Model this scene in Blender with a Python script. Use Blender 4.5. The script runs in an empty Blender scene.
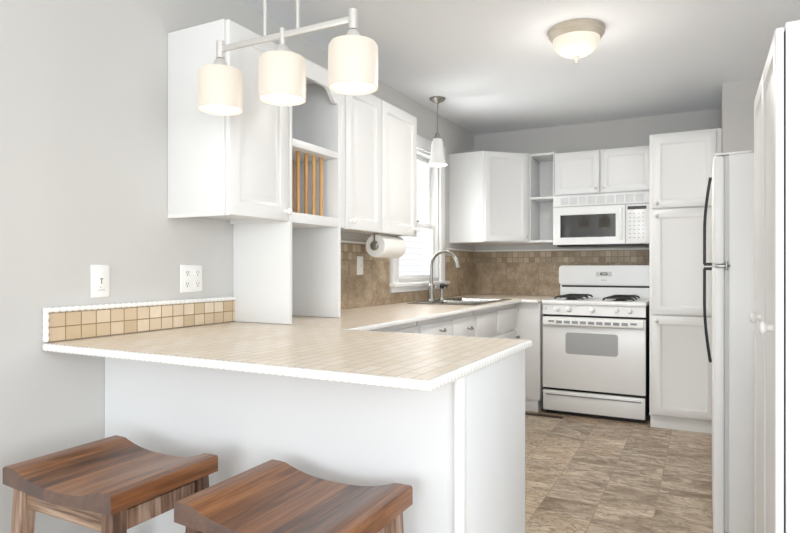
import bpy, bmesh, math, random
from mathutils import Vector, Matrix
random.seed(7)
scn = bpy.context.scene
COL = scn.collection
PI = math.pi

# ------------------------------------------------------------------ camera
cam_d = bpy.data.cameras.new('camera')
cam = bpy.data.objects.new('camera', cam_d); COL.objects.link(cam)
cam_d.sensor_width = 36.0
cam_d.lens = 590.0 / 800.0 * 36.0
cam_d.shift_y = 1.5 / 800.0
cam_d.clip_start = 0.05
cam.location = (0, 0, 1.17)
cam.rotation_euler = (PI / 2, 0, math.radians(27.4))
scn.camera = cam

# ------------------------------------------------------------------ world
w = bpy.data.worlds.new('daylight'); scn.world = w; w.use_nodes = True
wn = w.node_tree.nodes
wn['Background'].inputs['Color'].default_value = (0.97, 0.985, 1.0, 1)
wn['Background'].inputs['Strength'].default_value = 1.1

# ------------------------------------------------------------------ daylight from the unseen dining side: front window and an added side fill
def area(name, loc, rot, sx, sy, power, color):
    d = bpy.data.lights.new(name, 'AREA'); d.shape = 'RECTANGLE'; d.size = sx; d.size_y = sy
    d.energy = power; d.color = color
    o = bpy.data.objects.new(name, d); COL.objects.link(o); o.location = loc; o.rotation_euler = rot
    return o
area('front_window_daylight', (0.25, -6.1, 1.28), (PI / 2 + .32, 0, 0), 3.9, 2.2, 188, (0.875, 0.945, 1.0))
area('side_fill_daylight', (2.44, -1.2, 1.45), (PI / 2, 0, PI / 2), 3.4, 1.7, 92, (0.875, 0.945, 1.0))  # added fill at an unseen, assumed window; brightens faces turned right
sw = area('sink_window_daylight', (-3.3, 3.3, 2.7), (0, 0, 0), 1.8, 1.8, 100, (0.93, 0.97, 1.0))
sw.rotation_euler = (Vector((-2.0, 4.2, 1.55)) - sw.location).to_track_quat('-Z', 'Y').to_euler()
sw2 = area('sink_window_uplight', (-3.1, 4.2, 0.40), (0, 0, 0), 1.1, 1.6, 95, (0.95, 0.98, 1.0))  # added uplight outside, unseen; sends light through the window onto the ceiling
sw2.rotation_euler = (Vector((-2.0, 4.2, 1.6)) - sw2.location).to_track_quat('-Z', 'Y').to_euler()

vs = scn.view_settings
vs.view_transform = 'Standard'; vs.look = 'None'; vs.gamma = 1.0; vs.use_curve_mapping = False
vs.exposure = 0.13

# ------------------------------------------------------------------ materials
def lin(r, g, b):
    f = lambda c: (c / 255 / 12.92) if c / 255 <= 0.04045 else ((c / 255 + 0.055) / 1.055) ** 2.4
    return (f(r), f(g), f(b), 1)

def new_mat(name):
    m = bpy.data.materials.new(name); m.use_nodes = True
    nt = m.node_tree
    return m, nt, nt.nodes['Principled BSDF']

def nd(nt, t, **kw):
    n = nt.nodes.new(t)
    for k, v in kw.items(): setattr(n, k, v)
    return n

def mat_plain(name, col, rough=0.5, metal=0.0, noise=0.0, scale=6.0, spec=0.5, bump=0.0, bscale=60, coat=0.0):
    m, nt, b = new_mat(name)
    b.inputs['Roughness'].default_value = rough
    b.inputs['Metallic'].default_value = metal
    b.inputs['Specular IOR Level'].default_value = spec
    b.inputs['Coat Weight'].default_value = coat
    tc = nd(nt, 'ShaderNodeTexCoord')
    n = nd(nt, 'ShaderNodeTexNoise'); n.inputs['Scale'].default_value = scale; n.inputs['Detail'].default_value = 4
    nt.links.new(tc.outputs['Object'], n.inputs['Vector'])
    mx = nd(nt, 'ShaderNodeMix', data_type='RGBA')
    mx.inputs[6].default_value = tuple(c * (1 - noise) for c in col[:3]) + (1,)
    mx.inputs[7].default_value = tuple(min(1, c * (1 + noise)) for c in col[:3]) + (1,)
    nt.links.new(n.outputs['Fac'], mx.inputs[0])
    nt.links.new(mx.outputs[2], b.inputs['Base Color'])
    if bump:
        n2 = nd(nt, 'ShaderNodeTexNoise'); n2.inputs['Scale'].default_value = bscale
        nt.links.new(tc.outputs['Object'], n2.inputs['Vector'])
        bp = nd(nt, 'ShaderNodeBump'); bp.inputs['Strength'].default_value = bump; bp.inputs['Distance'].default_value = 0.002
        nt.links.new(n2.outputs['Fac'], bp.inputs['Height']); nt.links.new(bp.outputs['Normal'], b.inputs['Normal'])
    return m

def mat_tiles(name, axes, bw, bh, c1, c2, mortar, msize, origin=(0, 0), offset=0.0, rough=0.45, mott=None, mott_scale=8.0,
              mott_amt=0.5, stretch=(1, 1, 1), bump=0.4, distort=0.0, vein=0.0):
    """square or running-bond tiles laid on a plane spanned by two object axes"""
    m, nt, b = new_mat(name)
    b.inputs['Roughness'].default_value = rough
    tc = nd(nt, 'ShaderNodeTexCoord'); sep = nd(nt, 'ShaderNodeSeparateXYZ')
    nt.links.new(tc.outputs['Object'], sep.inputs[0])
    cmb = nd(nt, 'ShaderNodeCombineXYZ')
    for i, a in enumerate(axes):
        s = nd(nt, 'ShaderNodeMath', operation='SUBTRACT'); s.inputs[1].default_value = origin[i]
        nt.links.new(sep.outputs['XYZ'.index(a)], s.inputs[0]); nt.links.new(s.outputs[0], cmb.inputs[i])
    br = nd(nt, 'ShaderNodeTexBrick'); br.offset = offset; br.offset_frequency = 2; br.squash = 1.0
    br.inputs['Color1'].default_value = (0, 0, 0, 1); br.inputs['Color2'].default_value = (1, 1, 1, 1)
    br.inputs['Mortar'].default_value = (0.5, 0.5, 0.5, 1)
    br.inputs['Scale'].default_value = 1.0
    br.inputs['Brick Width'].default_value = bw; br.inputs['Row Height'].default_value = bh
    br.inputs['Mortar Size'].default_value = msize; br.inputs['Mortar Smooth'].default_value = 0.15
    br.inputs['Bias'].default_value = 0.0
    nt.links.new(cmb.outputs[0], br.inputs['Vector'])
    mx = nd(nt, 'ShaderNodeMix', data_type='RGBA'); mx.inputs[6].default_value = c1; mx.inputs[7].default_value = c2
    nt.links.new(br.outputs['Color'], mx.inputs[0])
    col = mx.outputs[2]
    if mott:
        mp = nd(nt, 'ShaderNodeMapping'); mp.inputs['Scale'].default_value = stretch
        # every tile carries its own patch of mottling
        sc = nd(nt, 'ShaderNodeVectorMath', operation='SCALE'); sc.inputs['Scale'].default_value = 7.0
        nt.links.new(br.outputs['Color'], sc.inputs[0])
        ad = nd(nt, 'ShaderNodeVectorMath', operation='ADD')
        nt.links.new(tc.outputs['Object'], ad.inputs[0]); nt.links.new(sc.outputs[0], ad.inputs[1])
        nt.links.new(ad.outputs[0], mp.inputs['Vector'])
        n = nd(nt, 'ShaderNodeTexNoise'); n.inputs['Scale'].default_value = mott_scale
        n.inputs['Detail'].default_value = 9; n.inputs['Roughness'].default_value = 0.65; n.inputs['Distortion'].default_value = distort
        nt.links.new(mp.outputs[0], n.inputs['Vector'])
        rp = nd(nt, 'ShaderNodeValToRGB')
        rp.color_ramp.elements[0].position = 0.36; rp.color_ramp.elements[1].position = 0.66
        rp.color_ramp.elements[0].color = (0, 0, 0, 1); rp.color_ramp.elements[1].color = (1, 1, 1, 1)
        nt.links.new(n.outputs['Fac'], rp.inputs[0])
        mu = nd(nt, 'ShaderNodeMath', operation='MULTIPLY'); mu.inputs[1].default_value = mott_amt
        nt.links.new(rp.outputs[0], mu.inputs[0])
        m2 = nd(nt, 'ShaderNodeMix', data_type='RGBA'); m2.inputs[7].default_value = mott
        nt.links.new(mu.outputs[0], m2.inputs[0]); nt.links.new(col, m2.inputs[6]); col = m2.outputs[2]
        if vein:
            v = nd(nt, 'ShaderNodeTexNoise'); v.inputs['Scale'].default_value = mott_scale * 1.7
            v.inputs['Detail'].default_value = 6; v.inputs['Distortion'].default_value = 2.2
            nt.links.new(mp.outputs[0], v.inputs['Vector'])
            a = nd(nt, 'ShaderNodeMath', operation='SUBTRACT'); a.inputs[1].default_value = 0.5
            nt.links.new(v.outputs['Fac'], a.inputs[0])
            ab = nd(nt, 'ShaderNodeMath', operation='ABSOLUTE'); nt.links.new(a.outputs[0], ab.inputs[0])
            r2 = nd(nt, 'ShaderNodeValToRGB')
            r2.color_ramp.elements[0].position = 0.0; r2.color_ramp.elements[1].position = 0.05
            r2.color_ramp.elements[0].color = (vein, vein, vein, 1); r2.color_ramp.elements[1].color = (0, 0, 0, 1)
            nt.links.new(ab.outputs[0], r2.inputs[0])
            m4 = nd(nt, 'ShaderNodeMix', data_type='RGBA'); m4.inputs[7].default_value = lin(112, 88, 66)
            nt.links.new(r2.outputs[0], m4.inputs[0]); nt.links.new(col, m4.inputs[6]); col = m4.outputs[2]
    m3 = nd(nt, 'ShaderNodeMix', data_type='RGBA'); m3.inputs[7].default_value = mortar
    nt.links.new(br.outputs['Fac'], m3.inputs[0]); nt.links.new(col, m3.inputs[6])
    nt.links.new(m3.outputs[2], b.inputs['Base Color'])
    if bump:
        bp = nd(nt, 'ShaderNodeBump', invert=True); bp.inputs['Strength'].default_value = bump; bp.inputs['Distance'].default_value = 0.002
        nt.links.new(br.outputs['Fac'], bp.inputs['Height']); nt.links.new(bp.outputs['Normal'], b.inputs['Normal'])
    return m

def mat_wood(name, dark, mid, light, board=0.09, grain_axis='Y', rough=0.35, scale=1.0, tone=.34, end_grain=None):
    m, nt, b = new_mat(name)
    b.inputs['Roughness'].default_value = rough
    b.inputs['Coat Weight'].default_value = 0.25; b.inputs['Coat Roughness'].default_value = 0.25
    tc = nd(nt, 'ShaderNodeTexCoord'); sep = nd(nt, 'ShaderNodeSeparateXYZ'); nt.links.new(tc.outputs['Object'], sep.inputs[0])
    dv = nd(nt, 'ShaderNodeMath', operation='DIVIDE'); dv.inputs[1].default_value = board
    hf = nd(nt, 'ShaderNodeMath', operation='ADD'); hf.inputs[1].default_value = 0.5
    nt.links.new(sep.outputs['X'], dv.inputs[0])
    fl = nd(nt, 'ShaderNodeMath', operation='FLOOR'); nt.links.new(dv.outputs[0], hf.inputs[0]); nt.links.new(hf.outputs[0], fl.inputs[0])
    oi = nd(nt, 'ShaderNodeObjectInfo')
    fa = nd(nt, 'ShaderNodeMath', operation='ADD'); nt.links.new(fl.outputs[0], fa.inputs[0]); nt.links.new(oi.outputs['Random'], fa.inputs[1])
    wnz = nd(nt, 'ShaderNodeTexWhiteNoise', noise_dimensions='1D'); nt.links.new(fa.outputs[0], wnz.inputs['W'])
    sc = nd(nt, 'ShaderNodeVectorMath', operation='SCALE'); sc.inputs['Scale'].default_value = 3.0
    nt.links.new(wnz.outputs['Color'], sc.inputs[0])
    ad = nd(nt, 'ShaderNodeVectorMath', operation='ADD'); nt.links.new(tc.outputs['Object'], ad.inputs[0]); nt.links.new(sc.outputs[0], ad.inputs[1])
    mp = nd(nt, 'ShaderNodeMapping')
    s = {'X': (2.0, 22, 22), 'Y': (22, 2.0, 22), 'Z': (22, 22, 2.0)}[grain_axis]
    mp.inputs['Scale'].default_value = tuple(k * scale for k in s)
    nt.links.new(ad.outputs[0], mp.inputs['Vector'])
    n = nd(nt, 'ShaderNodeTexNoise'); n.inputs['Scale'].default_value = 1.0; n.inputs['Detail'].default_value = 6
    n.inputs['Roughness'].default_value = 0.6; n.inputs['Distortion'].default_value = 0.8
    nt.links.new(mp.outputs[0], n.inputs['Vector'])
    mp2 = nd(nt, 'ShaderNodeMapping'); mp2.inputs['Scale'].default_value = tuple(k * scale * (6 if k > 3 else 3) for k in s)
    nt.links.new(ad.outputs[0], mp2.inputs['Vector'])
    n2 = nd(nt, 'ShaderNodeTexNoise'); n2.inputs['Scale'].default_value = 1.0; n2.inputs['Detail'].default_value = 3
    nt.links.new(mp2.outputs[0], n2.inputs['Vector'])
    mxf = nd(nt, 'ShaderNodeMix', data_type='FLOAT'); mxf.inputs[0].default_value = 0.35
    nt.links.new(n.outputs['Fac'], mxf.inputs[2]); nt.links.new(n2.outputs['Fac'], mxf.inputs[3])
    wv = nd(nt, 'ShaderNodeMath', operation='MULTIPLY_ADD'); wv.inputs[1].default_value = tone; wv.inputs[2].default_value = -tone / 2
    nt.links.new(wnz.outputs['Value'], wv.inputs[0])
    sm = nd(nt, 'ShaderNodeMath', operation='ADD'); nt.links.new(mxf.outputs[0], sm.inputs[0]); nt.links.new(wv.outputs[0], sm.inputs[1])
    rp = nd(nt, 'ShaderNodeValToRGB'); e = rp.color_ramp.elements
    e[0].position = 0.34; e[0].color = dark; e[1].position = 0.68; e[1].color = light
    k = e.new(0.5); k.color = mid
    nt.links.new(sm.outputs[0], rp.inputs[0]); col = rp.outputs[0]
    if end_grain:      # the cut ends of the boards took the stain darker and greyer
        sn = nd(nt, 'ShaderNodeSeparateXYZ'); nt.links.new(tc.outputs['Normal'], sn.inputs[0])
        ab = nd(nt, 'ShaderNodeMath', operation='ABSOLUTE'); nt.links.new(sn.outputs['Y'], ab.inputs[0])
        st = nd(nt, 'ShaderNodeMapRange'); st.inputs[1].default_value = .55; st.inputs[2].default_value = .85; st.inputs[4].default_value = .8
        nt.links.new(ab.outputs[0], st.inputs[0])
        me_ = nd(nt, 'ShaderNodeMix', data_type='RGBA'); me_.inputs[7].default_value = end_grain
        nt.links.new(st.outputs[0], me_.inputs[0]); nt.links.new(col, me_.inputs[6]); col = me_.outputs[2]
    nt.links.new(col, b.inputs['Base Color'])
    bp = nd(nt, 'ShaderNodeBump'); bp.inputs['Strength'].default_value = 0.15; bp.inputs['Distance'].default_value = 0.001
    nt.links.new(n2.outputs['Fac'], bp.inputs['Height']); nt.links.new(bp.outputs['Normal'], b.inputs['Normal'])
    return m

def mat_lamp(name, col, strength, base=(0.9, 0.87, 0.8, 1), rough=0.4):
    m, nt, b = new_mat(name)
    b.inputs['Base Color'].default_value = base; b.inputs['Roughness'].default_value = rough
    tc = nd(nt, 'ShaderNodeTexCoord')
    n = nd(nt, 'ShaderNodeTexNoise'); n.inputs['Scale'].default_value = 9
    nt.links.new(tc.outputs['Object'], n.inputs['Vector'])
    mx = nd(nt, 'ShaderNodeMix', data_type='RGBA'); mx.inputs[6].default_value = tuple(c * 0.94 for c in col[:3]) + (1,); mx.inputs[7].default_value = col
    nt.links.new(n.outputs['Fac'], mx.inputs[0]); nt.links.new(mx.outputs[2], b.inputs['Emission Color'])
    b.inputs['Emission Strength'].default_value = strength
    return m

def mat_glass(name, tint=(1, 1, 1, 1), rough=0.02):
    m, nt, b = new_mat(name)
    b.inputs['Base Color'].default_value = tint
    b.inputs['Transmission Weight'].default_value = 1.0; b.inputs['Roughness'].default_value = rough
    b.inputs['IOR'].default_value = 1.05
    return m

M = {}
M['wall'] = mat_plain('warm_grey_wall_paint', lin(209, 207, 204), 0.85, noise=0.015, scale=3, bump=0.05, bscale=220)
M['ceiling'] = mat_plain('white_ceiling_paint', lin(245, 247, 249), 0.9, noise=0.01, scale=3)
M['white'] = mat_plain('white_cabinet_paint', lin(236, 236, 235), 0.36, noise=0.008, scale=4)
M['bright'] = mat_plain('bright_white_cabinet_paint', lin(234, 234, 234), 0.36, noise=0.006, scale=4)
M['base'] = mat_plain('white_peninsula_paint', lin(229, 230, 231), 0.55, noise=0.01, scale=3)
M['trim'] = mat_plain('white_gloss_trim_paint', lin(246, 246, 245), 0.3, noise=0.006)
M['ceramic'] = mat_plain('white_glazed_ceramic', lin(247, 246, 243), 0.22, noise=0.01, scale=30)
M['appliance'] = mat_plain('white_appliance_enamel', lin(240, 240, 239), 0.22, noise=0.006)
M['fridge'] = mat_plain('white_textured_refrigerator_enamel', lin(251, 251, 251), 0.3, noise=0.003, bump=0.05, bscale=400)
M['black'] = mat_plain('black_plastic', lin(28, 28, 29), 0.35, noise=0.05)
M['gap'] = mat_plain('dark_gap_shade', lin(30, 29, 28), 0.6, noise=0.05)  # dark colour that paints the shade in gaps and slots
M['iron'] = mat_plain('black_cast_iron', lin(34, 34, 35), 0.55, noise=0.1, scale=40, bump=0.2, bscale=200)
M['ovenwin'] = mat_plain('grey_oven_glass', lin(176, 177, 177), 0.12, noise=0.02, scale=5)
M['slot'] = mat_plain('grey_vent_recess', lin(150, 151, 152), 0.5, noise=0.04)
M['pale'] = mat_plain('pale_grey_plastic', lin(214, 216, 217), 0.4, noise=0.02)
M['nickel'] = mat_plain('brushed_nickel', lin(158, 156, 151), 0.3, metal=1.0, noise=0.05, scale=30)
M['steel'] = mat_plain('stainless_steel', lin(160, 158, 154), 0.27, metal=1.0, noise=0.06, scale=25)
M['satin'] = mat_plain('satin_nickel_paint', lin(226, 224, 220), 0.35, metal=0.6, noise=0.03)
M['pewter'] = mat_plain('antique_pewter', lin(150, 146, 138), 0.4, metal=0.7, noise=0.12, scale=40)
M['bronze'] = mat_plain('warm_brushed_nickel', lin(216, 207, 192), 0.36, metal=0.6, noise=0.08, scale=20)
M['mwglass'] = mat_plain('dark_microwave_glass', lin(52, 52, 51), 0.03, noise=0.04, spec=0.8)
M['paper'] = mat_plain('white_paper_towel', lin(240, 238, 234), 0.95, noise=0.02, scale=30, bump=0.3, bscale=120)
M['register'] = mat_plain('brown_register_metal', lin(74, 58, 45), 0.5, noise=0.1)
M['dowel'] = mat_wood('honey_dowel_wood', lin(188, 134, 72), lin(216, 164, 96), lin(234, 188, 122), board=0.5, grain_axis='Z', rough=0.45)
M['stool'] = mat_wood('stained_oak', lin(72, 42, 25), lin(124, 78, 46), lin(166, 112, 70), board=0.082, grain_axis='Y', tone=.2, end_grain=lin(88, 74, 70))
M['stoolleg'] = mat_wood('weathered_oak', lin(80, 56, 43), lin(136, 103, 82), lin(190, 166, 146), board=0.5, grain_axis='Z')
M['stoolrail'] = mat_wood('weathered_oak_rail', lin(100, 76, 60), lin(172, 142, 118), lin(222, 206, 190), board=0.5, grain_axis='X')
M['siding'] = mat_tiles('white_clapboard_siding', ('Y', 'Z'), 4.0, 0.11, lin(236, 237, 239), lin(239, 240, 242), lin(214, 216, 219), 0.005)
M['counter'] = mat_tiles('cream_counter_tile', ('Y', 'X'), 0.105, 0.0435, lin(235, 221, 202), lin(245, 235, 222), lin(200, 180, 156), 0.0020,
                         origin=(1.235 - 3.0, -0.563 + 1.6), offset=0.5, rough=0.32, mott=lin(230, 210, 184), mott_scale=9, mott_amt=0.3)
M['splash'] = mat_tiles('beige_square_tile', ('Y', 'Z'), 0.0585, 0.0495, lin(202, 178, 144), lin(238, 222, 200), lin(156, 128, 96), 0.0022,
                        origin=(1.236 - 1.7, 0.0), rough=0.4, mott=lin(214, 193, 164), mott_scale=22, mott_amt=0.35)
TA, TB, TM, TG = lin(146, 125, 100), lin(168, 148, 122), lin(196, 179, 154), lin(142, 124, 102)
M['bigX'] = mat_tiles('travertine_wall_tile_back', ('X', 'Z'), 0.305, 0.305, TA, TB, TG, 0.003, origin=(-1.675 + 1.2, -0.006), mott=TM, mott_scale=13, mott_amt=0.9, vein=0.5)
M['bigY'] = mat_tiles('travertine_wall_tile_left', ('Y', 'Z'), 0.305, 0.305, TA, TB, TG, 0.003, origin=(3.44 - 4.0, -0.006), mott=TM, mott_scale=13, mott_amt=0.9, vein=0.5)
M['mosX'] = mat_tiles('travertine_mosaic_back', ('X', 'Z'), 0.052, 0.052, lin(140, 119, 94), lin(204, 188, 162), TG, 0.0025, origin=(-1.98 + 1.2, 0.2985), mott=TM, mott_scale=25, mott_amt=0.4)
M['mosY'] = mat_tiles('travertine_mosaic_left', ('Y', 'Z'), 0.052, 0.052, lin(140, 119, 94), lin(204, 188, 162), TG, 0.0025, origin=(2.56 - 4.0, 0.2985), mott=TM, mott_scale=25, mott_amt=0.4)
M['floor'] = mat_tiles('slate_look_vinyl_tile', ('Y', 'X'), 0.512, 0.2555, lin(112, 90, 68), lin(186, 162, 134), lin(150, 130, 108), 0.0022,
                       origin=(2.83, -0.4725), offset=0.5, rough=0.38, mott=lin(224, 209, 188), mott_scale=3.4, mott_amt=0.85,
                       stretch=(1.0, 2.6, 1.0), distort=1.2, vein=0.75)
M['shade'] = mat_lamp('lit_cream_glass', (1.0, 0.86, 0.70, 1), 0.38, base=(.5,.47,.42,1))
M['diffuser'] = mat_lamp('lit_frosted_diffuser', (1.0, 0.95, 0.86, 1), 0.8)
M['bell'] = mat_lamp('lit_frosted_bell_glass', (1.0, 0.98, 0.93, 1), 0.28, base=(.6,.6,.58,1))
M['dome'] = mat_lamp('lit_alabaster_glass', (1.0, 0.88, 0.70, 1), 0.42, base=(.6,.58,.52,1))
M['pane'] = mat_glass('window_glass')
M['screen'] = mat_plain('dark_display', lin(36, 40, 34), 0.2, noise=0.02)
M['digits'] = mat_lamp('green_display_digits', (0.35, 0.5, 0.12, 1), 0.6)
M['key'] = mat_plain('grey_keypad_print', lin(168, 172, 176), 0.5, noise=0.03)

# ------------------------------------------------------------------ mesh helpers
class MB:
    def __init__(s): s.bm = bmesh.new()
    def box(s, x0, x1, y0, y1, z0, z1, bev=0.0, seg=2, mat=None):
        r = bmesh.ops.create_cube(s.bm, size=1.0)
        vs_ = r['verts']
        for v in vs_:
            v.co = Vector(((x0 + x1) / 2 + v.co.x * (x1 - x0), (y0 + y1) / 2 + v.co.y * (y1 - y0), (z0 + z1) / 2 + v.co.z * (z1 - z0)))
        if mat is not None: bmesh.ops.transform(s.bm, matrix=mat, verts=vs_)
        if bev > 0:
            ed = list({e for v in vs_ for e in v.link_edges})
            bmesh.ops.bevel(s.bm, geom=ed, offset=bev, segments=seg, profile=0.5, affect='EDGES')
        return s
    def quadgrid(s, rings, closed_last=True, closed_first=False):
        """rings: lists of points, equal length; consecutive rings are bridged"""
        R = [[s.bm.verts.new(p) for p in r] for r in rings]
        n = len(R[0])
        for a, b in zip(R, R[1:]):
            for i in range(n):
                j = (i + 1) % n
                try: s.bm.faces.new((a[i], a[j], b[j], b[i]))
                except ValueError: pass
        if closed_last: s.bm.faces.new(R[-1])
        if closed_first: s.bm.faces.new(list(reversed(R[0])))
        return s
    def lathe(s, o, axis, prof, seg=24, caps=(True, True)):
        o = Vector(o); ax = Vector(axis).normalized()
        t = Vector((1, 0, 0)) if abs(ax.x) < 0.9 else Vector((0, 1, 0))
        u = ax.cross(t).normalized(); v = ax.cross(u)
        rings = [[o + ax * h + (u * math.cos(2 * PI * k / seg) + v * math.sin(2 * PI * k / seg)) * max(r, 1e-5) for k in range(seg)] for r, h in prof]
        return s.quadgrid(rings, caps[1], caps[0])
    def cyl(s, p0, p1, r0, r1=None, seg=20):
        p0, p1 = Vector(p0), Vector(p1); r1 = r0 if r1 is None else r1
        return s.lathe(p0, p1 - p0, [(r0, 0), (r1, (p1 - p0).length)], seg)
    def tube(s, pts, r, seg=12, radii=None):
        pts = [Vector(p) for p in pts]; rings = []
        prev = None
        for i, p in enumerate(pts):
            d = (pts[min(i + 1, len(pts) - 1)] - pts[max(i - 1, 0)]).normalized()
            if prev is None:
                t = Vector((0, 0, 1)) if abs(d.z) < 0.9 else Vector((1, 0, 0))
                u = d.cross(t).normalized()
            else:
                u = (prev - d * prev.dot(d)).normalized()
            prev = u; v = d.cross(u); rr = radii[i] if radii else r
            rings.append([p + (u * math.cos(2 * PI * k / seg) + v * math.sin(2 * PI * k / seg)) * rr for k in range(seg)])
        return s.quadgrid(rings, True, True)
    def prism(s, poly, z0, z1):
        """vertical prism over a counter-clockwise polygon"""
        return s.quadgrid([[(x, y, z0) for x, y in poly], [(x, y, z1) for x, y in poly]], True, True)
    def extrude(s, pts, vec):
        vec = Vector(vec); return s.quadgrid([[Vector(p) for p in pts], [Vector(p) + vec for p in pts]], True, True)
    def door(s, O, A, B, N, w, h, t=0.02, style='raised', fr=0.058):
        O, A, B, N = Vector(O), Vector(A), Vector(B), Vector(N)
        if style == 'raised':
            prof = [(0, 0), (0, t - .004), (.0015, t - .0015), (.004, t), (fr, t), (fr + .006, t - .006), (fr + .012, t - .009), (fr + .017, t - .009), (fr + .042, t - .002), (fr + .046, t - .001)]
        elif style == 'recess':
            prof = [(0, 0), (0, t - .004), (.0015, t - .0015), (.004, t), (fr, t), (fr + .004, t - .002), (fr + .011, t - .009), (fr + .014, t - .010)]
        else:
            prof = [(0, 0), (0, t - .006), (.002, t - .002), (.006, t)]
        rings = []
        for i, d in prof:
            rings.append([O + A * i + B * i + N * d, O + A * (w - i) + B * i + N * d, O + A * (w - i) + B * (h - i) + N * d, O + A * i + B * (h - i) + N * d])
        return s.quadgrid(rings, True, True)
    def cells(s, xs, ys, z0, z1, inside, plane='XY'):
        """solid made of the grid cells for which inside() holds; plane says which two axes xs, ys run along"""
        def P(a, b, c):
            return {'XY': (a, b, c), 'YZ': (c, a, b), 'XZ': (a, c, b)}[plane]
        V = {}
        def v(i, j, k):
            if (i, j, k) not in V: V[(i, j, k)] = s.bm.verts.new(P(xs[i], ys[j], (z0, z1)[k]))
            return V[(i, j, k)]
        nx, ny = len(xs) - 1, len(ys) - 1
        I = lambda i, j: 0 <= i < nx and 0 <= j < ny and inside((xs[i] + xs[i + 1]) / 2, (ys[j] + ys[j + 1]) / 2)
        for i in range(nx):
            for j in range(ny):
                if not I(i, j): continue
                s.bm.faces.new((v(i, j, 1), v(i + 1, j, 1), v(i + 1, j + 1, 1), v(i, j + 1, 1)))
                s.bm.faces.new((v(i, j + 1, 0), v(i + 1, j + 1, 0), v(i + 1, j, 0), v(i, j, 0)))
                if not I(i, j - 1): s.bm.faces.new((v(i, j, 0), v(i + 1, j, 0), v(i + 1, j, 1), v(i, j, 1)))
                if not I(i, j + 1): s.bm.faces.new((v(i + 1, j + 1, 0), v(i, j + 1, 0), v(i, j + 1, 1), v(i + 1, j + 1, 1)))
                if not I(i - 1, j): s.bm.faces.new((v(i, j + 1, 0), v(i, j, 0), v(i, j, 1), v(i, j + 1, 1)))
                if not I(i + 1, j): s.bm.faces.new((v(i + 1, j, 0), v(i + 1, j + 1, 0), v(i + 1, j + 1, 1), v(i + 1, j, 1)))
        return s
    def rope(s, path, up, r, pitch=0.028, amp=0.12, n=5, seg=10, squash=1.0, slant=0.0, power=1.0):
        """beaded edging swept along a polyline; 'up' is the axis kept upright"""
        path = [Vector(p) for p in path]; up = Vector(up)
        rings = []
        for a in range(len(path) - 1):
            p, q = path[a], path[a + 1]; d = (q - p).normalized(); L = (q - p).length
            m = max(2, int(L / pitch * n))
            din = (p - path[a - 1]).normalized() if a > 0 else d
            for k in range(0 if a == 0 else 1, m + 1):
                sl = L * k / m; c = p + d * sl
                dd = d
                if k == m and a < len(path) - 2:
                    dd = (d + (path[a + 2] - q).normalized()).normalized()
                side = up.cross(dd).normalized()
                f = 1.0 / max(0.3, dd.dot(d))
                ring = []
                for t in range(seg):
                    an = 2 * PI * t / seg
                    ph = sl / pitch * PI + slant * math.sin(an)
                    rr = r * (1 - amp * (1 - abs(math.sin(ph))))
                    ca, sa = math.cos(an), math.sin(an)
                    ca = math.copysign(abs(ca) ** power, ca); sa = math.copysign(abs(sa) ** power, sa)
                    ring.append(c + side * ca * rr * f * squash + up * sa * rr)
                rings.append(ring)
        return s.quadgrid(rings, True, True)
    def build(s, name, mat, parent=None, label=None, smooth=True, angle=38):
        bm = s.bm
        bmesh.ops.recalc_face_normals(bm, faces=bm.faces[:])
        base = BASE.get(parent.name, Matrix.Identity(4)) if parent else Matrix.Identity(4)
        bm.transform(base.inverted())
        me = bpy.data.meshes.new(name); bm.to_mesh(me); bm.free()
        if smooth:
            me.shade_smooth(); me.set_sharp_from_angle(angle=math.radians(angle))
        me.materials.append(M[mat])
        o = bpy.data.objects.new(name, me); COL.objects.link(o)
        if parent:
            o.parent = parent; BASE[o.name] = base
        if label: o['label'] = label
        return o

BASE = {}     # world matrix of the frame each thing's parts are written in

def thing(name, label, cat, loc=(0, 0, 0), rz=0.0, group=None, local=False):
    """Empty at the thing's base. Parts are given in world coordinates, or (local=True) in the Empty's own frame."""
    o = bpy.data.objects.new(name, None); COL.objects.link(o)
    o.empty_display_size = 0.1
    o.location = loc; o.rotation_euler = (0, 0, rz)
    o['label'] = label; o['category'] = cat
    if group: o['group'] = group
    BASE[o.name] = Matrix.Identity(4) if local else Matrix.Translation(loc) @ Matrix.Rotation(rz, 4, 'Z')
    return o

def struct(name, mb, mat, label=None, parent=None):
    o = mb.build(name, mat, parent)
    o['kind'] = 'structure'
    if label: o['label'] = label
    if parent is None and label: o['category'] = name.split('_')[0]
    return o

X, Y, Z = Vector((1, 0, 0)), Vector((0, 1, 0)), Vector((0, 0, 1))

def knob(parent, p, N, mat='ceramic', r=0.016, label=None):
    m = MB(); m.lathe(p, N, [(r * .62, 0), (r * .5, .006), (r * .45, .012), (r * .8, .017), (r, .022), (r * .96, .027), (r * .7, .031), (r * .25, .033)], 20)
    return m.build('knob', mat, parent, label)

WL, WB, CE = -2.0, 5.43, 2.462      # left wall, back wall, ceiling

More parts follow.
